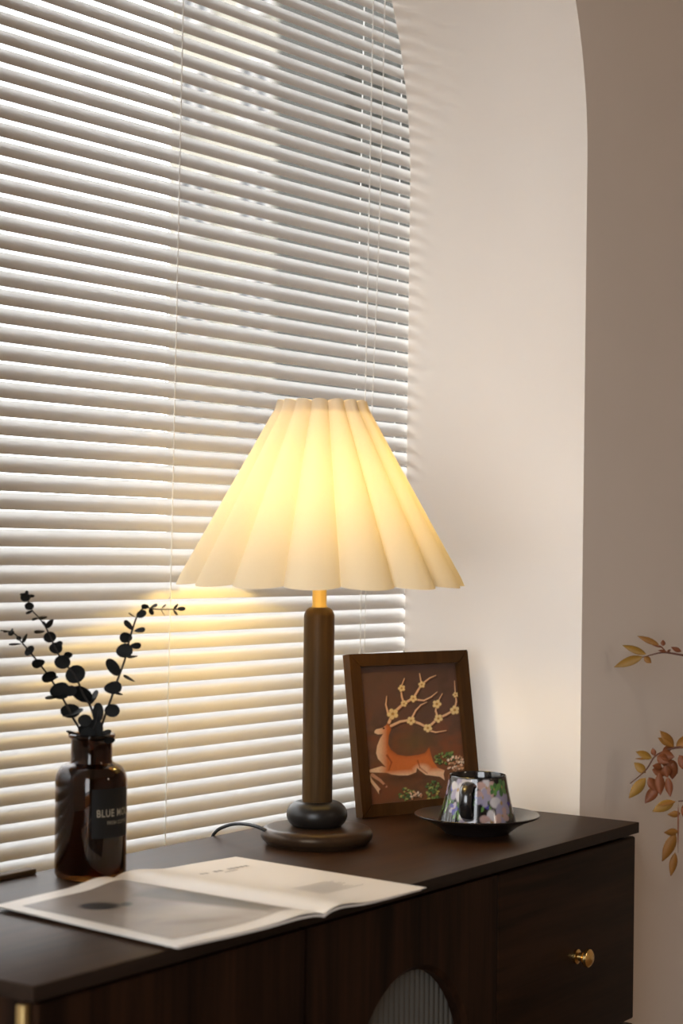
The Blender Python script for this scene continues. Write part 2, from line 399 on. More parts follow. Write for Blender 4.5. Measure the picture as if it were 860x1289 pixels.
def ladder(x, front=True):
    if front: tube('ladder_cord', [(x, -0.0022, zb), (x, -0.0022, zt)], 0.0009, M['cord'], blind, 6)
    tube('ladder_cord', [(x, OUT + 0.0012, zb), (x, OUT + 0.0012, zt)], 0.0009, M['cord'], blind, 6)
    v, f = [], []
    for k in range(KMIN, KMAX + 1):
        tube_data([(x, -0.002, k * PITCH_S - 0.001), (x, OUT + 0.001, k * PITCH_S + SW * math.sin(ST) - 0.001)], 0.0004, 4, v, f)
    return link('ladder_rungs', mesh('ladder_rungs', v, f), M['cord'], blind)
for x in (0.302, 0.745, 0.851): ladder(x, x < 0.8)
tube('pull_cord', smooth_path([(0.768, -0.008, zt), (0.768, -0.006, 0.9), (0.754, -0.005, 0.4), (0.750, -0.005, zb - 0.05)], 10), 0.0008, M['cord'], blind, 6)

# ------------------------------------------------------------------ sideboard
sb = empty('sideboard', (-0.6, 0.192, 0)); tag(sb, 'long dark walnut sideboard with drawers and reeded glass doors below the window', 'sideboard')
def sx(x): return x + 0.6
def sy(y): return y - 0.192
def sbox(name, x0, x1, y0, y1, z0, z1, mat, parent=sb, bevel=0.0, seg=2):
    return box(name, sx(x0), sx(x1), sy(y0), sy(y1), z0, z1, mat, parent, bevel, seg)
def top_mesh():
    bm = bmesh.new(); add_box(bm, sx(-1.2), sx(0), sy(0), sy(0.384), T - 0.0148, T, 0.0009, 2)
    me = bm_mesh('top', bm); me.materials.append(M['walnut_top']); me.materials.append(M['walnut_edge'])
    for p in me.polygons:
        if abs(p.normal.z) < 0.5: p.material_index = 1
    return link('top', me, None, sb, smooth=True, autosmooth=35)
top_mesh()
BZ1, BZ0 = T - 0.0148, 0.14
sbox('side_panel', -1.196, -1.180, 0.014, 0.380, BZ0, BZ1, M['walnut_v'])
sbox('side_panel', -0.016, -0.002, 0.022, 0.380, BZ0, BZ1, M['walnut_v'])
sbox('divider', -0.786, -0.774, 0.030, 0.375, BZ0 + 0.012, BZ1, M['walnut_v'])
sbox('divider', -0.384, -0.372, 0.030, 0.375, BZ0 + 0.012, BZ1, M['walnut_v'])
sbox('back_panel', -1.180, -0.016, 0.372, 0.380, BZ0, BZ1, M['dark_gap'])
sbox('bottom_panel', -1.180, -0.016, 0.022, 0.372, BZ0, BZ0 + 0.014, M['walnut_h'])
sbox('top_rail', -1.180, -0.016, 0.030, 0.060, BZ1 - 0.020, BZ1, M['dark_gap'])
# brass corner strip
sbox('corner_strip', -1.200, -1.190, 0.012, 0.022, BZ0, BZ1 - 0.004, M['brass_satin'], bevel=0.002)
# drawers
def knob(parent, x, y, z, k=1.0):
    prof = [(0, 0), (0.0085, 0), (0.0085, 0.003), (0.0050, 0.0045), (0.0045, 0.009), (0.0080, 0.011), (0.0108, 0.0145), (0.0105, 0.018), (0.0075, 0.0205), (0, 0.0215)]
    o = lathe('knob', [(r * k, h * k) for r, h in prof], M['brass'], parent, 28, (x, y, z)); o.rotation_euler = (PI / 2, 0, 0); return o
dz = BZ1 - 0.0045
for i, (z1, z0) in enumerate(((dz, T - 0.272), (T - 0.278, T - 0.462), (T - 0.468, BZ0 + 0.004))):
    d = sbox('drawer', -0.3765, -0.002, 0.004, 0.022, z0, z1, M['walnut_h'], bevel=0.0035, seg=3)
    knob(d, sx(-0.174), sy(0.004), T - 0.1555 if i == 0 else (z0 + z1) / 2, 1.12)
# doors with an oval reeded-glass light
def door(x0, x1, cx, knob_x):
    z1, z0 = dz, BZ0 + 0.004; y0, y1 = sy(0.004), sy(0.022)
    a, ztop, zbot = 0.128, T - 0.1035, BZ0 + 0.10
    cz1, cz0 = ztop - 0.15, zbot + 0.15; N = 24
    loop = [(cx + a * math.cos(PI * i / N), cz1 + 0.15 * math.sin(PI * i / N)) for i in range(N + 1)]
    loop += [(cx - a * math.cos(PI * i / N), cz0 - 0.15 * math.sin(PI * i / N)) for i in range(N + 1)]
    bm = bmesh.new()
    def ring(y, grow=0.0):
        out = []
        for (x, z) in loop:
            dx, dzz = x - cx, z - (cz1 if z > (cz1 + cz0) / 2 else cz0)
            L = math.hypot(dx, dzz) or 1
            out.append(bm.verts.new((sx(x + grow * dx / L), y, z + grow * dzz / L)))
        return out
    bev = 0.006
    r_front = ring(y0, bev); r_in = ring(y0 + bev, 0.0); r_back = ring(y1, 0.0)
    n = len(loop)
    outer = [bm.verts.new((sx(x), y0, z)) for x, z in ((x1, z1), (x0, z1), (x0, z0), (x1, z0))]
    outer_b = [bm.verts.new((sx(x), y1, z)) for x, z in ((x1, z1), (x0, z1), (x0, z0), (x1, z0))]
    def fill(o4, rg):
        # fan between the outer rectangle and the oval
        h = n // 2; q1 = h // 2
        for i in range(n):
            j = (i + 1) % n
            c = 0 if i < q1 else 1 if i < h else 2 if i < h + q1 else 3
            bm.faces.new((rg[i], rg[j], o4[c]))
        for c, i in ((0, q1), (1, h), (2, h + q1), (3, 0)):
            bm.faces.new((rg[i], o4[(c + 1) % 4], o4[c]))
    fill(outer, r_front); fill(outer_b, r_back)
    for A, B in ((r_front, r_in), (r_in, r_back)):
        for i in range(n): bm.faces.new((A[i], A[(i + 1) % n], B[(i + 1) % n], B[i]))
    for i in range(4): bm.faces.new((outer[i], outer[(i + 1) % 4], outer_b[(i + 1) % 4], outer_b[i]))
    d = link('door', bm_mesh('door', bm), M['walnut_v'], sb, smooth=True, autosmooth=30)
    # reeded pane
    v, f = [], []; step = 0.0108; nn = int(2 * (a + 0.006) / step); sub = 8
    xs = [cx - nn * step / 2 + step * i / sub for i in range(nn * sub + 1)]
    for i, x in enumerate(xs):
        t = (i % sub) / sub; yy = sy(0.0262) - 0.0036 * math.sqrt(max(0, 1 - (2 * t - 1) ** 2)) if i % sub else sy(0.0262)
        v += [(sx(x), yy, zbot - 0.005), (sx(x), yy, ztop + 0.005)]
    for i in range(len(xs) - 1): f.append((2 * i, 2 * i + 2, 2 * i + 3, 2 * i + 1))
    nb = len(v)
    v += [(sx(xs[0]), sy(0.0278), zbot - 0.005), (sx(xs[0]), sy(0.0278), ztop + 0.005), (sx(xs[-1]), sy(0.0278), zbot - 0.005), (sx(xs[-1]), sy(0.0278), ztop + 0.005)]
    L = 2 * (len(xs) - 1)
    f += [(nb + 2, nb, nb + 1, nb + 3), (nb, 0, 1, nb + 1), (L, nb + 2, nb + 3, L + 1)]
    link('reeded_glass', mesh('reeded_glass', v, f), M['reeded'], d, smooth=True, autosmooth=60)
    knob(d, sx(knob_x), sy(0.004), T - 0.36, 0.9)
door(-0.7785, -0.3805, -0.566, -0.745)
door(-1.1885, -0.7835, -0.985, -0.815)
for x in (-1.15, -0.05):
    for y in (0.06, 0.34):
        o = lathe('leg', [(0.011, 0), (0.018, BZ0)], M['walnut_v'], sb, 20, (sx(x), sy(y), 0))
# brown strip standing in for a cable notch in the back edge
tag(box('notch_strip', -0.90, -0.802, 0.376, 0.392, T + 0.0002, T + 0.006, M['strip'], bevel=0.001), 'short brown strip standing in for a cable notch in the back edge of the sideboard', 'notch stand-in')

# ------------------------------------------------------------------ table lamp
LX, LY = -0.4255, 0.2455
lamp = empty('table_lamp', (LX, LY, T)); tag(lamp, 'lit table lamp with a pleated cream shade and dark wood column', 'lamp')
def arcp(cr, cz, r, a0, a1, n):
    return [(cr + r * math.cos(math.radians(a0 + (a1 - a0) * i / n)), cz + r * math.sin(math.radians(a0 + (a1 - a0) * i / n))) for i in range(n + 1)]
lathe('base', [(0, 0.0005), (0.064, 0.0005), (0.0655, 0.003)] + arcp(0.0625, 0.0125, 0.0095, -60, 90, 10) + [(0.045, 0.0225), (0.0, 0.0225)], M['lampbase'], lamp, 64, autosmooth=50)
lathe('ball', [(0, 0.0200)] + [(0.0215 + 0.0175 * math.cos(math.radians(a)), 0.0375 + 0.0170 * math.sin(math.radians(a))) for a in range(-90, 91, 10)] + [(0, 0.0545)], M['lampwood_dark'], lamp, 56)
lathe('column', [(0, 0.0500), (0.0190, 0.0500), (0.0193, 0.052), (0.0197, 0.20), (0.0197, 0.290)] + [(0.0197 - 0.0107 * (1 - math.cos(math.radians(a))), 0.290 + 0.0125 * math.sin(math.radians(a))) for a in range(10, 91, 10)] + [(0, 0.3025)], M['lampwood'], lamp, 48)
lathe('neck', [(0, 0.300), (0.0100, 0.300), (0.0100, 0.3035), (0.0092, 0.3045), (0.0092, 0.352), (0, 0.352)], M['brass_satin'], lamp, 40)
lathe('socket', [(0, 0.351), (0.0155, 0.351), (0.0160, 0.353), (0.0160, 0.383), (0.0145, 0.385), (0, 0.385)], M['brass_satin'], lamp, 32)
BZ = 0.425
bulb = lathe('bulb', [(0.010, 0.384), (0.0115, 0.398)] + [(0.020 * math.cos(math.radians(a)), BZ + 0.020 * math.sin(math.radians(a))) for a in range(-55, 91, 14)] + [(0.0, BZ + 0.020)], M['bulb'], lamp, 16)
# pleated shade
def shade():
    NL, SUB = 15, 14; R0, R1, Z0, Z1 = 0.1865, 0.0565, 0.3335, 0.5635; NZ = 26
    ph = math.radians(8.8)
    # direction towards the camera is where lobe angles are counted from
    base = math.atan2(CAM.y - LY, CAM.x - LX)
    v, f = [], []; n = NL * SUB
    for j in range(NZ + 1):
        t = j / NZ; R = R0 + (R1 - R0) * t
        amp = 0.020 * (1 - t) + 0.0078 * t
        for i in range(n):
            s = (i % SUB) / SUB
            lob = abs(math.sin(PI * s)) ** 0.72
            r = R - amp + amp * lob
            a = base + ph + 2 * PI * i / n
            z = Z0 + (Z1 - Z0) * t + (0.0 if j else -0.0035 * lob + 0.001) + (0.0035 * lob if j == NZ else 0)
            if j == NZ: r += 0.0012
            v.append((r * math.cos(a), r * math.sin(a), z))
    for j in range(NZ):
        for i in range(n):
            k = (i + 1) % n; f.append((j * n + i, j * n + k, (j + 1) * n + k, (j + 1) * n + i))
    me = mesh('shade', v, f)
    o = link('shade', me, M['shade'], lamp, smooth=True, autosmooth=50)
    return o
sh = shade()
def top_band():                       # the folded fabric hem along the top, inside the pleats
    NL, SUB = 15, 10; n = NL * SUB; ph = math.radians(8.8); base = math.atan2(CAM.y - LY, CAM.x - LX); v, f = [], []
    for (z, R) in ((0.5500, 0.0565 + 0.1300 * 0.0587 - 0.0016), (0.5640, 0.0565 - 0.0008)):
        for i in range(n):
            lob = abs(math.sin(PI * (i % SUB) / SUB)) ** 0.72; r = R - 0.0080 + 0.0080 * lob; a = base + ph + 2 * PI * i / n
            v.append((r * math.cos(a), r * math.sin(a), z + (0.003 * lob if z > 0.56 else 0)))
    for i in range(n): f.append((i, (i + 1) % n, n + (i + 1) % n, n + i))
    return link('top_hem', mesh('top_hem', v, f), M['hem'], lamp, smooth=True)
top_band()
# fabric bands and carrier ring inside the shade
def ring_tube(name, R, z, rad, mat, parent):
    v, f = [], []; n, m = 48, 8
    for i in range(n):
        a = 2 * PI * i / n
        for k in range(m):
            b = 2 * PI * k / m; v.append(((R + rad * math.cos(b)) * math.cos(a), (R + rad * math.cos(b)) * math.sin(a), z + rad * math.sin(b)))
    for i in range(n):
        for k in range(m):
            f.append((i * m + k, ((i + 1) % n) * m + k, ((i + 1) % n) * m + (k + 1) % m, i * m + (k + 1) % m))
    return link(name, mesh(name, v, f), mat, parent, smooth=True)
ring_tube('shade_ring', 0.0495, 0.548, 0.0015, M['brass_satin'], lamp)
ring_tube('socket_ring', 0.0165, 0.384, 0.0015, M['brass_satin'], lamp)
for k in range(3):
    a = 2 * PI * k / 3 + 0.4
    tube('spoke', [(0.0165 * math.cos(a), 0.0165 * math.sin(a), 0.384), (0.044 * math.cos(a), 0.044 * math.sin(a), 0.46), (0.0495 * math.cos(a), 0.0495 * math.sin(a), 0.548)], 0.0012, M['brass_satin'], lamp, 6)
tube('power_cord', smooth_path([(-0.052, 0.030, 0.0145), (-0.056, 0.0466, 0.0215), (-0.0508, 0.0678, 0.0231), (-0.0444, 0.0944, 0.0211), (-0.039, 0.1166, 0.0154), (-0.0341, 0.1371, 0.0055), (-0.0315, 0.1462, -0.010), (-0.030, 0.1475, -0.06), (-0.03, 0.150, -0.25)], 10), 0.0023, M['blackcord'], lamp, 10)

# ------------------------------------------------------------------ picture frame with the printed deer
FW, FH, LEAN, FT, MB = 0.2117, 0.228, math.radians(9.6), 0.016, 0.0178
fa = math.atan2(-0.0731, 0.1987)
pf = empty('picture_frame', (-0.2208, 0.313, T + 0.0009)); pf.rotation_mode = 'XYZ'
pf.matrix_world = Matrix.Translation((-0.2208, 0.313, T + 0.0009)) @ Matrix.Rotation(fa, 4, 'Z') @ Matrix.Rotation(-LEAN, 4, 'X')
tag(pf, 'brown wooden picture frame with a leaping deer print leaning near the reveal', 'picture frame')
def frame_rail(pts_out, pts_in):
    # a mitred rail: outer edge pts_out (2), inner edge pts_in (2) in the frame plane; front at y=0
    bm = bmesh.new()
    (a, b), (c, d) = pts_out, pts_in
    fr = [bm.verts.new((p[0], 0, p[1])) for p in (a, b, d, c)]
    bk = [bm.verts.new((p[0], FT, p[1])) for p in (a, b, d, c)]
    bm.faces.new(fr); bm.faces.new(bk[::-1])
    for i in range(4): bm.faces.new((fr[i], bk[i], bk[(i + 1) % 4], fr[(i + 1) % 4]))
    es = [e for e in bm.edges if (e.verts[0] in fr and e.verts[1] in fr)]
    bmesh.ops.recalc_face_normals(bm, faces=bm.faces[:])
    bmesh.ops.bevel(bm, geom=[es[0], es[2]] if len(es) > 2 else es, offset=0.0012, segments=2, affect='EDGES')
    return link('rail', bm_mesh('rail', bm), M['frame'], pf)
O = [(0, 0), (FW, 0), (FW, FH), (0, FH)]; I = [(MB, MB), (FW - MB, MB), (FW - MB, FH - MB), (MB, FH - MB)]
for i in range(4):
    j = (i + 1) % 4; frame_rail((O[i], O[j]), (I[i], I[j]))
box('backing_board', 0.006, FW - 0.006, 0.0105, 0.0150, 0.006, FH - 0.006, M['backing'], pf)
box('glass', MB - 0.002, FW - MB + 0.002, 0.0062, 0.0070, MB - 0.002, FH - MB + 0.002, M['picglass'], pf)
# easel back, pivoted near the top
v, f = tube_data([(0, 0, 0), (0, 0, 1)], 1, 4)
st = box('easel_stand', FW / 2 - 0.03, FW / 2 + 0.03, 0.0, 0.003, -0.172, 0.0, M['backing'], pf)
st.location = (0, 0.0165, FH * 0.79); st.rotation_euler = (math.radians(21), 0, 0)

def hom(src, dst):
    A, b = [], []
    for (x, y), (u, w) in zip(src, dst):
        A.append([x, y, 1, 0, 0, 0, -u * x, -u * y]); b.append(u)
        A.append([0, 0, 0, x, y, 1, -w * x, -w * y]); b.append(w)
    h = np.linalg.solve(np.array(A, float), np.array(b, float)); return np.append(h, 1).reshape(3, 3)

def sd_seg(X, Y, a, b):
    ax, ay = a; bx, by = b; dx, dy = bx - ax, by - ay
    t = np.clip(((X - ax) * dx + (Y - ay) * dy) / (dx * dx + dy * dy + 1e-9), 0, 1)
    return np.hypot(X - ax - t * dx, Y - ay - t * dy), t

def in_poly(X, Y, pts):
    inside = np.zeros(X.shape, bool); n = len(pts)
    for i in range(n):
        x1, y1 = pts[i]; x2, y2 = pts[(i + 1) % n]
        c = ((y1 > Y) != (y2 > Y)) & (X < (x2 - x1) * (Y - y1) / (y2 - y1 + 1e-9) + x1)
        inside ^= c
    return inside

def poly_sd(X, Y, pts):
    d = np.full(X.shape, 1e9)
    for i in range(len(pts)): d = np.minimum(d, sd_seg(X, Y, pts[i], pts[(i + 1) % len(pts)])[0])
    return np.where(in_poly(X, Y, pts), -d, d)

class Canvas:
    def __init__(s, X, Y, col):
        s.X, s.Y = X, Y; s.C = np.ones(X.shape + (3,)) * np.array(s2l(col))
    def blend(s, alpha, col):
        col = np.array(s2l(col)) if not isinstance(col, np.ndarray) else col
        s.C = s.C * (1 - alpha[..., None]) + col * alpha[..., None]
    def soft(s, d, e=4.0): return np.clip(0.5 - d / e, 0, 1)
    def poly(s, pts, col, e=4.0): s.blend(s.soft(poly_sd(s.X, s.Y, pts), e), col)
    def stroke(s, pts, w0, w1, col, e=4.0):
        n = len(pts) - 1
        for i in range(n):
            d, t = sd_seg(s.X, s.Y, pts[i], pts[i + 1]); w = w0 + (w1 - w0) * (i + t) / n
            s.blend(s.soft(d - w / 2, e), col)
    def ell(s, cx, cy, rx, ry, col, ang=0.0, soft=0.3, amt=1.0):
        c, sn = math.cos(math.radians(ang)), math.sin(math.radians(ang)); dx, dy = s.X - cx, s.Y - cy
        q = np.hypot((dx * c + dy * sn) / rx, (-dx * sn + dy * c) / ry)
        s.blend(np.clip((1 - q) / soft, 0, 1) * amt, col)

def vnoise(X, Y, sc, seed):
    rng = np.random.RandomState(seed); g = rng.rand(64, 64)
    x, y = X / sc, Y / sc; xi, yi = np.floor(x).astype(int), np.floor(y).astype(int); fx, fy = x - xi, y - yi
    fx, fy = fx * fx * (3 - 2 * fx), fy * fy * (3 - 2 * fy)
    G = lambda a, b: g[a % 64, b % 64]
    return (G(xi, yi) * (1 - fx) + G(xi + 1, yi) * fx) * (1 - fy) + (G(xi, yi + 1) * (1 - fx) + G(xi + 1, yi + 1) * fx) * fy

def deer_print():
    nx, ny = 230, 250
    U, V = np.meshgrid(np.linspace(0, 1, nx), np.linspace(0, 1, ny))
    H = hom([(0, 1), (1, 1), (1, 0), (0, 0)], [(52, 20), (715, 12), (800, 970), (120, 980)])
    w = H[2, 0] * U + H[2, 1] * V + H[2, 2]
    X = (H[0, 0] * U + H[0, 1] * V + H[0, 2]) / w; Y = (H[1, 0] * U + H[1, 1] * V + H[1, 2]) / w
    c = Canvas(X, Y, (124, 92, 80))
    c.blend(np.clip((Y - 380) / 300, 0, 1) * 0.8, (148, 96, 62))
    nz = vnoise(X, Y, 90, 1) * 0.6 + vnoise(X, Y, 34, 2) * 0.4
    c.blend(np.clip((nz - 0.45) * 1.6, 0, 0.45) * np.clip((Y - 250) / 300, 0.15, 1), (176, 96, 58))
    c.blend(np.clip((0.5 - nz) * 1.6, 0, 0.45), (98, 76, 62))
    c.ell(430, 560, 190, 130, (138, 112, 70), 0, 0.9, 0.55)
    for k, (x, y, r) in enumerate(((140, 450, 45), (125, 560, 60), (150, 650, 50), (130, 700, 50))):
        c.ell(x, y, r, r * 0.7, (150, 110, 88), 20 * k, 0.8, 0.6)
    c.C *= 0.60
    rng = random.Random(3)
    def bush(cx, cy, r, cols, n):
        for i in range(n):
            a, q = rng.uniform(0, 2 * PI), r * math.sqrt(rng.random())
            x, y = cx + q * math.cos(a), cy + q * 0.75 * math.sin(a)
            c.ell(x + 3, y + 5, 15, 12, (44, 34, 24), 0, 0.6, 0.8)
            c.ell(x, y, rng.uniform(9, 17), rng.uniform(7, 12), rng.choice(cols), rng.uniform(0, 180), 0.5)
    G_, P_ = [(122, 146, 78), (90, 124, 66), (164, 172, 98), (74, 106, 64)], [(222, 170, 126), (240, 200, 168), (196, 140, 104), (244, 222, 196)]
    bush(640, 680, 70, G_, 46); bush(720, 730, 70, P_, 46); bush(560, 880, 50, G_, 26)
    bush(385, 920, 55, G_ + [(196, 168, 96)], 34); bush(440, 935, 40, P_, 18); bush(560, 945, 50, G_ + [(190, 170, 90)], 26)
    # shadow under the deer
    c.ell(400, 800, 240, 40, (62, 40, 28), 0, 0.9, 0.55)
    body = [(168, 468), (180, 455), (225, 447), (245, 430), (262, 405), (285, 430), (278, 465), (264, 500), (258, 560), (276, 602), (320, 640), (380, 655), (460, 650), (505, 640), (535, 600), (548, 660), (562, 705), (592, 748), (640, 772), (632, 800), (640, 842), (608, 815), (560, 805), (510, 795), (470, 762), (450, 740), (445, 772), (390, 790), (330, 786), (280, 776), (250, 762), (190, 756), (128, 750), (150, 800), (205, 872), (195, 905), (180, 880), (120, 785), (108, 740), (150, 728), (215, 712), (242, 722), (215, 690), (190, 660), (178, 620), (185, 570), (205, 520), (225, 490), (190, 492), (168, 480)]
    c.stroke([(152, 770), (205, 812), (245, 858)], 24, 12, (206, 150, 118))
    sd = poly_sd(X, Y, body); al = c.soft(sd, 4)
    base = np.array(s2l((206, 112, 56))); lite = np.array(s2l((238, 200, 164))); dark = np.array(s2l((132, 62, 32)))
    wl = np.clip((255 - X) / 60, 0, 1) * np.clip((Y - 380) / 60, 0, 1)
    wl = np.maximum(wl, np.clip((Y - 745) / 40, 0, 1) * 0.85)
    wl = np.maximum(wl, np.clip((60 - np.hypot((X - 480) * 0.8, Y - 765)) / 40, 0, 0.7))
    wd = np.clip((28 + sd) / 28, 0, 1) * np.clip((700 - Y) / 80, 0, 1) * np.clip((X - 230) / 40, 0, 1)
    col = base * (1 - wl[..., None]) + lite * wl[..., None]; col = col * (1 - 0.55 * wd[..., None]) + dark * 0.55 * wd[..., None]
    c.C = c.C * (1 - al[..., None]) + col * al[..., None]
    c.stroke([(250, 640), (280, 690), (262, 745)], 12, 5, (150, 72, 36), 8); c.stroke([(455, 690), (470, 740), (520, 785)], 8, 4, (150, 72, 36), 8)
    c.ell(230, 452, 9, 6, (50, 26, 18)); c.ell(283, 432, 14, 8, (150, 84, 50), -40)
    c.ell(205, 888, 12, 18, (110, 60, 40), 20); c.ell(235, 848, 12, 9, (110, 60, 40), 40)
    A = (234, 190, 150); S = (150, 96, 64)
    br = [([(266, 415), (290, 355), (365, 287), (428, 255)], 22, 17), ([(365, 287), (352, 240), (345, 180), (370, 115)], 16, 6), ([(428, 255), (485, 160), (472, 85)], 17, 7), ([(485, 160), (540, 118), (582, 101)], 14, 5),
          ([(428, 262), (500, 273), (550, 250), (590, 218)], 15, 5), ([(262, 360), (246, 290), (252, 233)], 15, 5), ([(280, 438), (340, 412), (412, 403)], 20, 16), ([(412, 403), (445, 340), (480, 303), (520, 285)], 15, 5),
          ([(412, 408), (470, 432), (525, 465)], 18, 17), ([(525, 482), (580, 500), (652, 492)], 14, 5), ([(525, 465), (597, 402), (650, 380), (710, 348)], 18, 15), ([(597, 402), (580, 350), (587, 300), (626, 230)], 16, 5), ([(710, 348), (722, 290), (715, 230), (710, 145)], 15, 5)]
    for p, a, b in br: c.stroke([(x + 6, y + 8) for x, y in p], a, b, (58, 38, 30), 12)
    for p, a, b in br:
        c.stroke(p, a * 1.15, b * 1.15, S); c.stroke([(x - 1.5, y - 2) for x, y in p], a * 0.85, b * 0.85, A)
    for (x, y, r) in ((290, 355, 42), (365, 287, 25), (428, 255, 28), (350, 180, 27), (485, 160, 26), (412, 408, 33), (525, 465, 33), (597, 402, 33), (587, 300, 34), (710, 348, 36), (715, 240, 22)):
        for k in range(5):
            a = 2 * PI * k / 5 + r
            c.ell(x + 0.56 * r * math.cos(a) + 2, y + 0.56 * r * math.sin(a) + 3, r * 0.5, r * 0.5, (140, 96, 56), 0, 0.4, 0.9)
        for k in range(5):
            a = 2 * PI * k / 5 + r
            c.ell(x + 0.56 * r * math.cos(a), y + 0.56 * r * math.sin(a), r * 0.44, r * 0.44, (236, 208, 150), 0, 0.4)
        c.ell(x, y, r * 0.26, r * 0.26, (190, 136, 60), 0, 0.5)
    lw = vnoise(X * 3, Y * 3, 20, 5); c.C *= (0.94 + 0.12 * lw)[..., None]
    PW, PH = FW - 2 * MB + 0.002, FH - 2 * MB + 0.002
    vv = [(MB - 0.001 + U[j, i] * PW, 0.0098, MB - 0.001 + V[j, i] * PH) for j in range(ny) for i in range(nx)]
    ff = [(j * nx + i, j * nx + i + 1, (j + 1) * nx + i + 1, (j + 1) * nx + i) for j in range(ny - 1) for i in range(nx - 1)]
    me = mesh('deer_print', vv, ff); set_colors(me, np.clip(c.C.reshape(-1, 3), 0, 1))
    return link('deer_print', me, M['print'], pf)
deer_print()

# ------------------------------------------------------------------ cup and saucer
SX, SY = -0.2200, 0.1300
sau = lathe('saucer', [(0, 0.0005), (0.043, 0.0005), (0.047, 0.0040), (0.056, 0.0110), (0.068, 0.0170), (0.080, 0.0215), (0.0830, 0.0232), (0.0836, 0.0245), (0.0826, 0.0252), (0.078, 0.0240), (0.066, 0.0205), (0.055, 0.0165), (0.047, 0.0135), (0.0, 0.0125)], M['saucer'], None, 72, (SX, SY, T))
tag(sau, 'wide black glazed saucer beneath the flower-painted cup', 'saucer')
cup = empty('cup', (SX + 0.0005, SY, T + 0.0131)); tag(cup, 'black teacup painted with irises standing on the saucer', 'cup')
def cup_body():
    na, nh = 160, 48; H = 0.0635; v, f = [], []
    prof = []
    for i in range(nh + 1):
        t = i / nh; prof.append((0.0525 - 0.0145 * t - 0.0012 * math.sin(PI * t), 0.001 + (H - 0.001) * t))
    outer = [(0, 0.0), (0.049, 0.0)] + prof
    inner = [(0.0372, H + 0.0007), (0.0362, H - 0.0006), (0.0400, H * 0.6), (0.0465, H * 0.15), (0.045, 0.004), (0, 0.0035)]
    full = outer + inner; m = len(full)
    # flowers: angle offset (rad) from the side facing the camera, height 0..1
    base = math.atan2(CAM.y - SY, CAM.x - SX)
    A = np.array([2 * PI * i / na for i in range(na)]); AA = (A - base + PI) % (2 * PI) - PI
    TT = np.linspace(0, 1, nh + 1)
    X, Y = np.meshgrid(AA * 48.0, TT * 62.0, indexing='ij')      # millimetres on the wall
    c = Canvas(X, Y, (14, 12, 14))
    rng = random.Random(11)
    def iris(x, y, s, cols, ang=0):
        for k in range(5):
            a = math.radians(ang + 72 * k); c.ell(x + 0.55 * s * math.cos(a), y + 0.55 * s * math.sin(a), s * 0.62, s * 0.45, cols[k % len(cols)], math.degrees(a), 0.25)
        c.ell(x, y, s * 0.16, s * 0.2, (150, 120, 66), 0, 0.5)
    lil, pin, wht, blu, grn = (152, 146, 172), (190, 156, 150), (206, 202, 206), (58, 56, 128), (84, 122, 62)
    for k in range(54):
        x = -150 + 300 * k / 54.0 + rng.uniform(-2, 2); b = rng.uniform(2, 30); h = rng.uniform(14, 24)
        c.stroke([(x, b), (x + rng.uniform(-5, 5), b + h * 0.6), (x + rng.uniform(-7, 7), b + h)], 3.2, 1.0, grn if rng.random() < .7 else (58, 92, 52), 1.0)
    for k in range(24):
        c.ell(-150 + 12.5 * k + rng.uniform(-3, 3), rng.uniform(20, 50), rng.uniform(3, 5.5), rng.uniform(4, 8), blu, rng.uniform(0, 90), 0.3)
    X0 = 0
    lil, pin, wht = (136, 130, 150), (162, 134, 128), (176, 172, 176)
    for (x, y, s, cols, a) in ((-33, 46, 12, [wht, lil], 10), (-20, 52, 9, [wht, wht], 40), (14, 50, 11, [pin, wht], 20), (8, 38, 9, [lil, lil, pin], 0), (38, 30, 14, [lil, lil, wht], 30), (36, 14, 9, [pin, lil], 50), (-14, 8, 9, [wht, lil], 0), (18, 7, 11, [pin, wht], 15), (-36, 22, 6, [blu, lil], 0), (27, 48, 6, [grn, (58, 92, 52)], 0), (44, 50, 9, [grn, (58, 92, 52)], 30)):
        iris(x, y, s * 1.3, cols, a)
    for k in range(16):
        iris(70 + 12 * k if k < 8 else -70 - 12 * (k - 8), rng.uniform(12, 50), rng.uniform(8, 13), rng.choice(([wht, lil], [pin, wht], [lil, lil])), rng.uniform(0, 60))
    c.blend(np.clip((Y - 60) / 1.0, 0, 1), (14, 12, 14)); c.blend(np.clip((1.5 - Y) / 1.0, 0, 1), (14, 12, 14))
    cols = np.ones((na, m, 3)) * np.array(s2l((13, 11, 13)))
    cols[:, 2:2 + nh + 1, :] = c.C
    for i in range(na):
        for (r, z) in full: v.append((r * math.cos(A[i]), r * math.sin(A[i]), z))
    for i in range(na):
        j = (i + 1) % na
        for k in range(m - 1): f.append((i * m + k, j * m + k, j * m + k + 1, i * m + k + 1))
    me = mesh('cup_body', v, f); set_colors(me, cols.reshape(-1, 3))
    return link('cup_body', me, M['cup'], cup, smooth=True, autosmooth=60)
cup_body()
ha = math.atan2(CAM.y - SY, CAM.x - SX) - math.radians(14)
hd = Vector((math.cos(ha), math.sin(ha), 0)); hs = Vector((-math.sin(ha), math.cos(ha), 0))
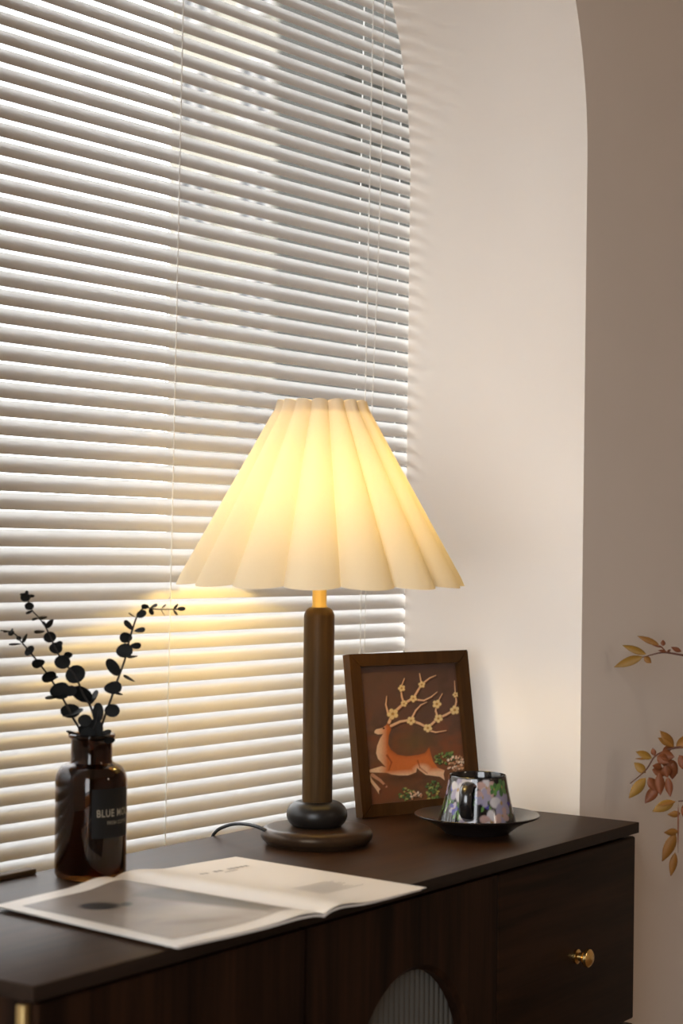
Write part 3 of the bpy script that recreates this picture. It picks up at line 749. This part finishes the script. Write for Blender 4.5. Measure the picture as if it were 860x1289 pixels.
def handle():
    path = smooth_path([hd * 0.0395 + Vector((0, 0, 0.053)), hd * 0.052 + Vector((0, 0, 0.0565)), hd * 0.063 + Vector((0, 0, 0.049)), hd * 0.0665 + Vector((0, 0, 0.035)), hd * 0.0625 + Vector((0, 0, 0.021)), hd * 0.0505 + Vector((0, 0, 0.0125))], 7)
    v, f = [], []; n = len(path); seg = 12
    for i, p in enumerate(path):
        t = (path[min(i + 1, n - 1)] - path[max(i - 1, 0)]).normalized(); nn = t.cross(hs).normalized()
        for k in range(seg):
            a = 2 * PI * k / seg; v.append(p + hs * 0.0085 * math.cos(a) + nn * 0.0042 * math.sin(a))
    for i in range(n - 1):
        for k in range(seg): f.append((i * seg + k, i * seg + (k + 1) % seg, (i + 1) * seg + (k + 1) % seg, (i + 1) * seg + k))
    f += [tuple(range(seg))[::-1], tuple((n - 1) * seg + k for k in range(seg))]
    return link('handle', mesh('handle', v, f), M['black_glaze'], cup, smooth=True)
handle()

# ------------------------------------------------------------------ amber bottle with eucalyptus
BX, BY, BR = -0.7762, 0.3160, 0.0413
bot = empty('amber_bottle', (BX, BY, T)); tag(bot, 'dark amber glass bottle with pale lettering holding eucalyptus sprigs', 'bottle')
prof = [(0, 0.0005), (0.036, 0.0005), (0.0395, 0.002), (0.0413, 0.006), (0.0413, 0.110)] + [(0.0273 + 0.0140 * math.cos(math.radians(a)), 0.110 + 0.0205 * math.sin(math.radians(a))) for a in range(12, 85, 12)] + [(0.0248, 0.1325), (0.0238, 0.136), (0.0238, 0.158), (0.0245, 0.1595), (0.0272, 0.1615), (0.0272, 0.1645), (0.0255, 0.1655), (0.0225, 0.165)]
lathe('glass', prof, M['amber'], bot, 64, caps=False)
lathe('glass_inner', [(0.0222, 0.1645), (0.0215, 0.136), (0.024, 0.130), (0.036, 0.122), (0.0385, 0.108), (0.0385, 0.010), (0.034, 0.006), (0, 0.006)], M['amber'], bot, 48, caps=False)
cang = math.atan2(CAM.y - BY, CAM.x - BX)
def wrap_text(name, txt, size, z, ang0, R, mat, bold=0.0):
    cu = bpy.data.curves.new(name, 'FONT'); cu.body = txt; cu.size = size; cu.space_character = 1.12; cu.offset = bold; xs = 0.78
    o = bpy.data.objects.new(name + '_tmp', cu); COL.objects.link(o)
    dg = bpy.context.evaluated_depsgraph_get(); me = bpy.data.meshes.new_from_object(o.evaluated_get(dg))
    bpy.data.objects.remove(o); bpy.data.curves.remove(cu)
    bm = bmesh.new(); bm.from_mesh(me); bmesh.ops.subdivide_edges(bm, edges=[e for e in bm.edges if e.calc_length() > 0.003], cuts=1)
    for vtx in bm.verts:
        a = ang0 + xs * vtx.co.x / R; vtx.co = Vector((R * math.cos(a), R * math.sin(a), z + vtx.co.y))
    bm.to_mesh(me); bm.free(); me.materials.clear(); me.materials.append(mat); me.name = name
    ob = bpy.data.objects.new(name, me); COL.objects.link(ob); return ob
# printed dark label patch
v, f = [], []
for i in range(13):
    a = cang + 0.02 + i * 0.11
    for z in (0.050, 0.106): v.append((0.04145 * math.cos(a), 0.04145 * math.sin(a), z))
for i in range(12): f.append((2 * i, 2 * i + 2, 2 * i + 3, 2 * i + 1))
link('label_patch', mesh('label_patch', v, f), M['label'], bot, smooth=True)
t1 = wrap_text('lettering', 'BLUE MOUNTAIN', 0.0118, 0.0745, cang + 0.15, 0.0416, M['gold_ink'], 0.0002); t1.parent = bot
t2 = wrap_text('lettering', 'FRESH COFFEE', 0.0058, 0.0655, cang + 0.46, 0.0416, M['gold_ink']); t2.parent = bot

# sprigs: u to the right and v upward (metres) in an upright plane through the bottle, w towards the room
ub = Vector((math.sin(YAW), -math.cos(YAW), 0)); wb = Vector((-math.cos(YAW), -math.sin(YAW), 0))
def leaf_mesh(rx, ry, cup_=0.15, tipy=0.0, seg=14):
    v, f = [(0, 0, 0)], []
    for ring in (0.5, 1.0):
        for i in range(seg):
            a = 2 * PI * i / seg; x, y = rx * ring * math.cos(a), ry * ring * math.sin(a) * (1 - tipy * 0.5 * math.cos(a))
            v.append((x, y, cup_ * rx * (ring ** 2) * (0.6 + 0.4 * math.sin(2 * a))))
    for i in range(seg):
        j = (i + 1) % seg; f.append((0, 1 + i, 1 + j)); f.append((1 + i, 1 + seg + i, 1 + seg + j, 1 + j))
    nb = len(v); th = 0.0005
    v += [(x, y, z - th) for x, y, z in v]
    f += [tuple(nb + k for k in q)[::-1] for q in list(f)]
    for i in range(seg):
        j = (i + 1) % seg; f.append((1 + seg + i, nb + 1 + seg + i, nb + 1 + seg + j, 1 + seg + j))
    return mesh('leaf', v, f)
def px(zx, zy, ox=0, oy=730, sc=6.14):        # metres in the sprig plane
    X_, Y_ = ox + zx / sc, oy + zy / sc
    return ((X_ - 112.0) / 1090.0, (926.0 - Y_) / 1090.0)
def sprig(label, stem, leaves, ox, w0, wgrow, depth_seed):
    rng = random.Random(depth_seed)
    root = empty('eucalyptus_sprig', (BX, BY, T + 0.164)); tag(root, label, 'eucalyptus', 'eucalyptus sprigs in the amber bottle')
    def P3(u, v_, w): return ub * u + Vector((0, 0, v_)) + wb * w
    pts = [px(a, b, ox) for a, b in stem]
    P = [P3(u, v_, w0 + wgrow * max(0, v_)) for u, v_ in pts]
    foot = Vector((P[0].x * -0.7, P[0].y * -0.7, -0.145))
    allp = smooth_path([foot, P[0] * 0.45 + foot * 0.1 + Vector((0, 0, -0.02))] + P, 5)
    tube('stem', allp, [0.0017 * (1 - 0.62 * i / (len(allp) - 1)) for i in range(len(allp))], M['euc_stem'], root, 6)
    for (zx, zy, a, b, ang) in leaves:
        u, v_ = px(zx, zy, ox); rx, ry = a / 6.14 / 1090.0, b / 6.14 / 1090.0
        full = max(rx, ry) if min(rx, ry) / max(rx, ry) > 0.55 else max(rx, ry) * 0.95
        # a round leaf of true size turned about its long axis until it shows the seen width
        if rx < ry: rx, ry, ang = ry, rx, ang + 90
        wid = rx * 0.86; turn = math.acos(max(0.12, min(1.0, ry / wid))) * rng.choice((-1, 1))
        o = link('leaf', leaf_mesh(rx, wid, rng.uniform(0.05, 0.2), rng.uniform(-0.3, 0.3)), M['euc'], root, smooth=True, autosmooth=60)
        ca, sa = math.cos(math.radians(ang)), math.sin(math.radians(ang))
        ex = ub * ca + Vector((0, 0, sa)); ey = ub * -sa + Vector((0, 0, ca)); ez = wb.copy()
        ey2 = ey * math.cos(turn) + ez * math.sin(turn); ez2 = ex.cross(ey2)
        loc = P3(u, v_, w0 + wgrow * max(0, v_) + rng.uniform(-0.004, 0.006))
        o.matrix_local = Matrix(((ex.x, ey2.x, ez2.x, loc.x), (ex.y, ey2.y, ez2.y, loc.y), (ex.z, ey2.z, ez2.z, loc.z), (0, 0, 0, 1)))
    return root
sprig('leftmost eucalyptus sprig, leaning left with small leaves at its tip', [(605, 1200), (540, 1080), (465, 940), (375, 795), (290, 680), (200, 570), (130, 490), (90, 440), (40, 415), (-30, 408)],
      [(515, 1030, 78, 50, -5), (540, 1042, 85, 13, 18), (440, 868, 80, 64, 5), (410, 905, 88, 16, 12), (355, 757, 60, 40, 32), (390, 772, 35, 10, 25), (270, 655, 52, 34, 22), (200, 562, 46, 30, 45), (85, 512, 48, 10, 5), (165, 462, 38, 8, 66), (60, 425, 26, 20, 30), (65, 408, 20, 8, 60), (112, 468, 20, 18, 0), (20, 414, 22, 8, 0), (545, 1195, 60, 16, -14)], 0, -0.002, 0.02, 1)
sprig('middle eucalyptus sprig carrying the largest round leaves', [(740, 1190), (715, 1090), (680, 980), (620, 880), (560, 740), (470, 640), (410, 540), (370, 450), (330, 370), (280, 300), (225, 240), (188, 140)],
      [(700, 915, 66, 24, 58), (612, 888, 88, 62, -25), (530, 862, 50, 40, 10), (562, 735, 80, 74, 30), (468, 638, 63, 58, 0), (505, 588, 34, 26, 10), (410, 535, 52, 48, 0), (440, 498, 26, 18, 0), (365, 450, 50, 44, 10), (290, 405, 42, 13, 6), (366, 345, 42, 17, 55), (325, 352, 30, 14, -50), (310, 300, 35, 12, 12), (250, 310, 24, 8, 20), (205, 260, 28, 9, 28), (210, 212, 36, 32, 0), (180, 145, 40, 36, 0), (222, 135, 26, 12, 5), (152, 130, 24, 12, -20), (188, 115, 22, 14, 80)], 0, 0.006, 0.05, 2)
sprig('rightmost eucalyptus sprig with a thin bare tip pointing right', [(120, 1230), (160, 1090), (215, 930), (265, 780), (320, 620), (350, 480), (400, 310), (440, 240), (470, 215), (530, 228), (600, 232), (700, 230), (755, 226)],
      [(233, 842, 70, 46, 3), (272, 890, 32, 11, -10), (235, 680, 78, 50, -52), (355, 768, 52, 15, -28), (318, 553, 66, 56, 10), (375, 600, 42, 11, 8), (405, 514, 42, 22, 0), (325, 453, 50, 42, 0), (345, 356, 48, 25, -46), (430, 398, 43, 17, 8), (445, 268, 42, 28, 22), (370, 278, 30, 6, -32), (472, 210, 30, 20, 5), (520, 250, 28, 16, -65), (540, 207, 30, 11, 24), (617, 208, 24, 5, 42), (612, 258, 26, 4, -58), (710, 208, 26, 8, 52), (706, 254, 26, 6, -52), (750, 226, 32, 14, 0)], 100, -0.004, 0.0, 3)
sprig('short eucalyptus sprig crowded in the mouth of the bottle', [(60, 1250), (80, 1180), (110, 1120), (125, 1060), (140, 980)],
      [(135, 1020, 46, 74, 0), (35, 1082, 55, 52, 0), (110, 1145, 64, 72, 10), (243, 1003, 60, 54, 0), (200, 1172, 40, 14, 8), (60, 1180, 55, 50, 0), (30, 1150, 50, 40, 20), (150, 1215, 60, 40, 0), (225, 1235, 42, 26, 15)], 100, 0.014, 0.0, 4)

# ------------------------------------------------------------------ open magazine
mag = empty('magazine', (-0.80, 0.12, T)); tag(mag, 'open magazine lying on the sideboard with a grey photo page', 'magazine')
SPA, SPB = Vector((-0.8005, -0.033)), Vector((-0.785, 0.2715))          # spine, front end and back end
LA, LB = Vector((-1.0183, -0.0134)), Vector((-0.9833, 0.2630))          # free edge of the left page
RA, RB = Vector((-0.6144, -0.0408)), Vector((-0.5919, 0.2466))
def page_pt(A0, A1, B0, B1, s, t, lift, side):
    a = A0.lerp(B0, s); b = A1.lerp(B1, s); p = a.lerp(b, t)
    z = 0.0056 + lift * (math.exp(-((s - 0.16) / 0.16) ** 2)) - 0.0022 * math.exp(-(s / 0.035) ** 2) + 0.0014 * math.sin(s * 7 + t * 3) * s * (1 - s)
    return Vector((p.x + 0.80, p.y - 0.12, z))
def page(name, edgeA, edgeB, lift, zoff=0.0, mat=None, thick=0.0006):
    ns, nt = 26, 14; v, f = [], []
    for k in (0, 1):
        for i in range(ns + 1):
            for j in range(nt + 1):
                p = page_pt(SPA, SPB, edgeA, edgeB, i / ns, j / nt, lift, 0); v.append((p.x, p.y, p.z + zoff - k * thick))
    m = (ns + 1) * (nt + 1); g = lambda i, j, k: k * m + i * (nt + 1) + j
    for i in range(ns):
        for j in range(nt):
            f.append((g(i, j, 0), g(i + 1, j, 0), g(i + 1, j + 1, 0), g(i, j + 1, 0))); f.append((g(i, j, 1), g(i, j + 1, 1), g(i + 1, j + 1, 1), g(i + 1, j, 1)))
    for i in range(ns):
        for j in (0, nt): f.append((g(i, j, 0), g(i + 1, j, 0), g(i + 1, j, 1), g(i, j, 1)))
    for j in range(nt):
        for i in (0, ns): f.append((g(i, j, 0), g(i, j + 1, 0), g(i, j + 1, 1), g(i, j, 1)))
    bm = bmesh.new(); me = mesh(name, v, f); bm.from_mesh(me); bpy.data.meshes.remove(me)
    return link(name, bm_mesh(name, bm), mat or M['paper'], mag, smooth=True, autosmooth=40)
page('page', LA, LB, 0.004); page('page', RA, RB, 0.005)
page('page_block', LA + Vector((0.004, 0.001)), LB + Vector((0.004, -0.002)), 0.002, -0.0012, None, 0.0018)
page('page_block', RA + Vector((-0.006, 0.003)), RB + Vector((-0.006, -0.002)), 0.003, -0.0012, None, 0.0018)
def mag_photo():
    n1, n2 = 90, 110; S0, S1, T0, T1 = 0.085, 0.915, 0.085, 0.905
    S_, T_ = np.meshgrid(np.linspace(S0, S1, n1), np.linspace(T0, T1, n2), indexing='ij')
    A = (S_ - S0) / (S1 - S0); B = (T_ - T0) / (T1 - T0)     # A 0 at the spine, B 0 at the front
    c = Canvas(A * 100, B * 100, (128, 117, 110))
    c.blend(np.clip((60 - c.Y) / 60, 0, 1) * 0.75, (182, 170, 160)); c.blend(np.clip((c.X - 60) / 60, 0, 1) * 0.3, (140, 132, 128))
    c.ell(30, 32, 60, 22, (202, 192, 182), 10, 0.9, 0.6)
    # low dark sofa back and a round dark cushion
    c.poly([(30, 74), (12, 78), (2, 50), (2, 6), (16, 4), (22, 30)], (92, 82, 75), 6.0)
    c.poly([(18, 70), (4, 74), (2, 30), (10, 18)], (74, 66, 60), 8.0)
    c.ell(66, 72, 15, 10, (30, 27, 30), 12, 0.3); c.ell(50, 66, 7, 3.5, (40, 36, 38), -20, 0.4)
    c.ell(76, 34, 12, 4, (132, 124, 118), 0, 0.8, 0.6); c.ell(55, 18, 30, 7, (118, 108, 94), 20, 0.9, 0.7)
    nz = vnoise(c.X, c.Y, 6, 8); c.C *= (0.95 + 0.1 * nz)[..., None]
    v = []
    for i in range(n1):
        for j in range(n2):
            p = page_pt(SPA, SPB, LA, LB, S_[i, j], T_[i, j], 0.004, 0); v.append((p.x, p.y, p.z + 0.00035))
    f = [(i * n2 + j, i * n2 + j + 1, (i + 1) * n2 + j + 1, (i + 1) * n2 + j) for i in range(n1 - 1) for j in range(n2 - 1)]
    me = mesh('page_photo', v, f); set_colors(me, np.clip(c.C.reshape(-1, 3) * 0.85, 0, 1)); return link('page_photo', me, M['magprint'], mag, smooth=True)
mag_photo()
def print_lines():
    v, f = [], []; rng = random.Random(5)
    def bar(s0, s1, t0, t1):
        n = 6; b = len(v)
        for i in range(n + 1):
            for t in (t0, t1):
                p = page_pt(SPA, SPB, RA, RB, s0 + (s1 - s0) * i / n, t, 0.005, 0); v.append((p.x, p.y, p.z + 0.0004))
        for i in range(n): f.append((b + 2 * i, b + 2 * i + 2, b + 2 * i + 3, b + 2 * i + 1))
    s = 0.40
    for k in range(11):                                        # headline, too blurred to read
        w = rng.uniform(0.016, 0.03)
        if k not in (2, 5): bar(s, s + w, 0.800, 0.822)
        s += w + 0.012
    bar(0.55, 0.66, 0.772, 0.779)
    for r in range(9):
        bar(0.42, 0.80 + rng.uniform(-0.08, 0.02), 0.36 - 0.018 * r, 0.3645 - 0.018 * r)
    o = link('printed_text', mesh('printed_text', v, f), M['ink'], mag); o['kind'] = 'stuff'; return o
print_lines()

# ------------------------------------------------------------------ autumn branches in a floor vase right of the sideboard
VX, VY = 0.40, -0.06
va = lathe('floor_vase', [(0, 0.001), (0.075, 0.001), (0.09, 0.01), (0.115, 0.14), (0.105, 0.27), (0.062, 0.36), (0.05, 0.40), (0.058, 0.43), (0.054, 0.43), (0.046, 0.40), (0.058, 0.355), (0.098, 0.27), (0.107, 0.14), (0.08, 0.02), (0, 0.015)], M['clay'], None, 48, (VX, VY, 0))
tag(va, 'clay floor vase standing right of the sideboard holding autumn branches', 'vase')
PO = Vector((0.17, 0.03, T))          # reference point of the branches (seen at the right picture edge)
def pleaf(length, width):
    n = 8; v, f = [], []
    for k in (0, 1):
        for i in range(n + 1):
            t = i / n; w = width / 2 * (math.sin(PI * t ** 0.85) ** 0.9 if 0 < t < 1 else 0.02); dzz = -k * 0.0004
            v += [(t * length, -w, 0.12 * w + dzz), (t * length, 0, -0.05 * length * t * t + dzz), (t * length, w, 0.12 * w + dzz)]
    m = (n + 1) * 3
    for i in range(n):
        for c in (0, 1):
            a = i * 3 + c; f.append((a, a + 3, a + 4, a + 1)); f.append((m + a, m + a + 1, m + a + 4, m + a + 3))
        for c in (0, 2): a = i * 3 + c; f.append((a, a + 3, m + a + 3, m + a))
    bm = bmesh.new(); me = mesh('leaf', v, f); bm.from_mesh(me); bpy.data.meshes.remove(me); return bm_mesh('leaf', bm)
PPM = 868.0
def pu(zx, zy, which):
    if which == 'A': X_, Y_ = 780 + zx / 8.59, 810 + zy / 8.59
    else: X_, Y_ = 780 + zx / 6.445, 930 + zy / 6.445
    return ((X_ - 860) / PPM, (1035.5 - Y_) / PPM)
def branch(label, stem, leaves, which, root_pts, seed):
    rng = random.Random(seed); root = empty('autumn_branch', (VX, VY, 0.42)); tag(root, label, 'branch', 'autumn branches in the floor vase')
    O3 = Vector((VX, VY, 0.42))
    def P3(z, w=0.0):
        u, v_ = pu(z[0], z[1], which); return PO + ub * u + Vector((0, 0, v_)) + wb * w - O3
    pts = [P3(p) for p in stem]
    path = smooth_path([Vector(p) - O3 for p in root_pts] + pts, 6)
    tube('twig', path, [0.0030 * (1 - 0.75 * i / (len(path) - 1)) for i in range(len(path))], M['twig'], root, 6)
    sc = (8.59 if which == 'A' else 6.445) * PPM
    for i in range(14, len(path) - 1, 2):                       # leaves along the part nearer the vase
        q = path[i]
        if (q + O3 - PO).dot(ub) < 0.045: continue
        side = ub * rng.uniform(-1, 1) + Vector((0, 0, rng.uniform(-0.9, 0.5))) + wb * rng.uniform(-0.6, 0.8); ex = side.normalized()
        ey = (wb + Vector((0, 0, 0.3))).cross(ex).normalized(); ez = ex.cross(ey)
        o = link('leaf', pleaf(rng.uniform(0.030, 0.042), rng.uniform(0.011, 0.015)), M[rng.choice(('leaf_amber', 'leaf_rust', 'leaf_olive'))], root, smooth=True)
        o.matrix_local = Matrix(((ex.x, ey.x, ez.x, q.x), (ex.y, ey.y, ez.y, q.y), (ex.z, ey.z, ez.z, q.z), (0, 0, 0, 1)))
    for L in leaves:
        (b, tpt, w, mt) = L; wv = rng.uniform(-0.012, 0.012)
        p0 = P3(b, wv * 0.3); p1 = P3(tpt, wv); d = p1 - p0; ln = d.length; ex = d.normalized()
        nrm = (wb * rng.uniform(0.8, 1) + Vector((0, 0, rng.uniform(-0.3, 0.5))) + ub * rng.uniform(-0.3, 0.3)); ey = nrm.cross(ex).normalized(); ez = ex.cross(ey)
        o = link('leaf', pleaf(ln, w / sc * 1.35), M[{'a': 'leaf_amber', 'r': 'leaf_rust', 'o': 'leaf_olive'}[mt]], root, smooth=True)
        o.matrix_local = Matrix(((ex.x, ey.x, ez.x, p0.x), (ex.y, ey.y, ez.y, p0.y), (ex.z, ey.z, ez.z, p0.z), (0, 0, 0, 1)))
    return root
branch('upper autumn branch with two amber leaves at its left tip', [(1700, 900), (1300, 480), (900, 320), (687, 275), (560, 262), (450, 285), (335, 318)],
       [((345, 310), (35, 432), 78, 'o'), ((380, 285), (120, 190), 62, 'o'), ((520, 180), (280, 85), 50, 'a'), ((355, 312), (432, 378), 56, 'a'), ((560, 205), (440, 182), 18, 'r'), ((560, 192), (563, 125), 42, 'r'), ((600, 250), (500, 236), 22, 'r'), ((590, 248), (512, 176), 10, 'r'), ((610, 262), (660, 232), 22, 'r'), ((760, 250), (645, 200), 40, 'r'),
        ((950, 330), (800, 200), 60, 'a'), ((1000, 360), (930, 520), 70, 'r'), ((1250, 470), (1150, 290), 70, 'a')], 'A', [(VX + 0.01, VY, 0.05), (VX, VY, 0.42), (VX - 0.01, VY + 0.01, 0.70)], 1)
branch('lower autumn branch with a dense cluster of rust red leaves', [(1150, 330), (800, 240), (640, 200), (516, 205), (430, 237), (360, 280), (290, 390), (165, 500)],
       [((340, 290), (205, 235), 52, 'o'), ((300, 296), (195, 292), 12, 'a'), ((292, 412), (198, 330), 56, 'o'), ((290, 450), (150, 617), 66, 'o'), ((315, 448), (380, 560), 62, 'r'), ((395, 520), (290, 664), 66, 'r'), ((400, 410), (412, 592), 62, 'r'), ((345, 385), (480, 425), 62, 'r'),
        ((516, 195), (395, 58), 62, 'a'), ((500, 180), (378, 116), 44, 'a'), ((470, 440), (492, 604), 50, 'r'), ((360, 270), (345, 205), 34, 'r'), ((380, 270), (470, 320), 70, 'r'), ((400, 255), (520, 275), 70, 'r'), ((420, 300), (516, 350), 60, 'r'), ((420, 360), (340, 345), 46, 'r'), ((450, 350), (470, 450), 60, 'r'), ((470, 300), (560, 420), 66, 'r'), ((520, 330), (520, 470), 60, 'r'), ((560, 260), (640, 400), 66, 'r'), ((540, 210), (660, 90), 60, 'a'), ((430, 235), (520, 200), 40, 'r')], 'B', [(VX, VY + 0.01, 0.05), (VX - 0.005, VY + 0.005, 0.42), (VX - 0.03, VY + 0.01, 0.66)], 2)
branch('lowest autumn branch with amber leaves hanging below the sideboard top', [(1100, 900), (850, 700), (680, 640), (560, 640)],
       [((530, 640), (348, 728), 66, 'o'), ((540, 640), (383, 672), 26, 'a'), ((580, 740), (473, 750), 42, 'a'), ((560, 885), (438, 890), 46, 'a'), ((540, 900), (430, 1132), 70, 'a'), ((540, 1060), (505, 1255), 50, 'a'), ((600, 660), (640, 800), 60, 'r'), ((560, 650), (560, 1060), 10, 'r'), ((700, 650), (780, 540), 60, 'a'), ((800, 690), (760, 860), 66, 'r')], 'B', [(VX + 0.01, VY - 0.01, 0.05), (VX + 0.01, VY - 0.01, 0.42), (VX + 0.02, VY - 0.005, 0.6)], 3)

# ------------------------------------------------------------------ fill globe added behind the camera to light the back wall
pen = empty('added_fill_globe', (-0.3, -2.3, ZC)); tag(pen, 'opal globe added unseen behind the camera as fill light for the room', 'fill light')
lathe('canopy', [(0, 0), (0.06, 0), (0.06, -0.02), (0.05, -0.03), (0, -0.03)], M['base'], pen, 32, caps=False)
tube('cord', [(0, 0, -0.028), (0, 0, -0.80)], 0.003, M['blackcord'], pen, 8)
lathe('cap', [(0, -0.79), (0.03, -0.79), (0.035, -0.83), (0.0, -0.83)], M['brass_satin'], pen, 32, caps=False)
lathe('globe', [(0.14 * math.sin(math.radians(a)), -0.955 + 0.14 * math.cos(math.radians(a))) for a in range(0, 181, 12)], M['opal'], pen, 24, caps=False)
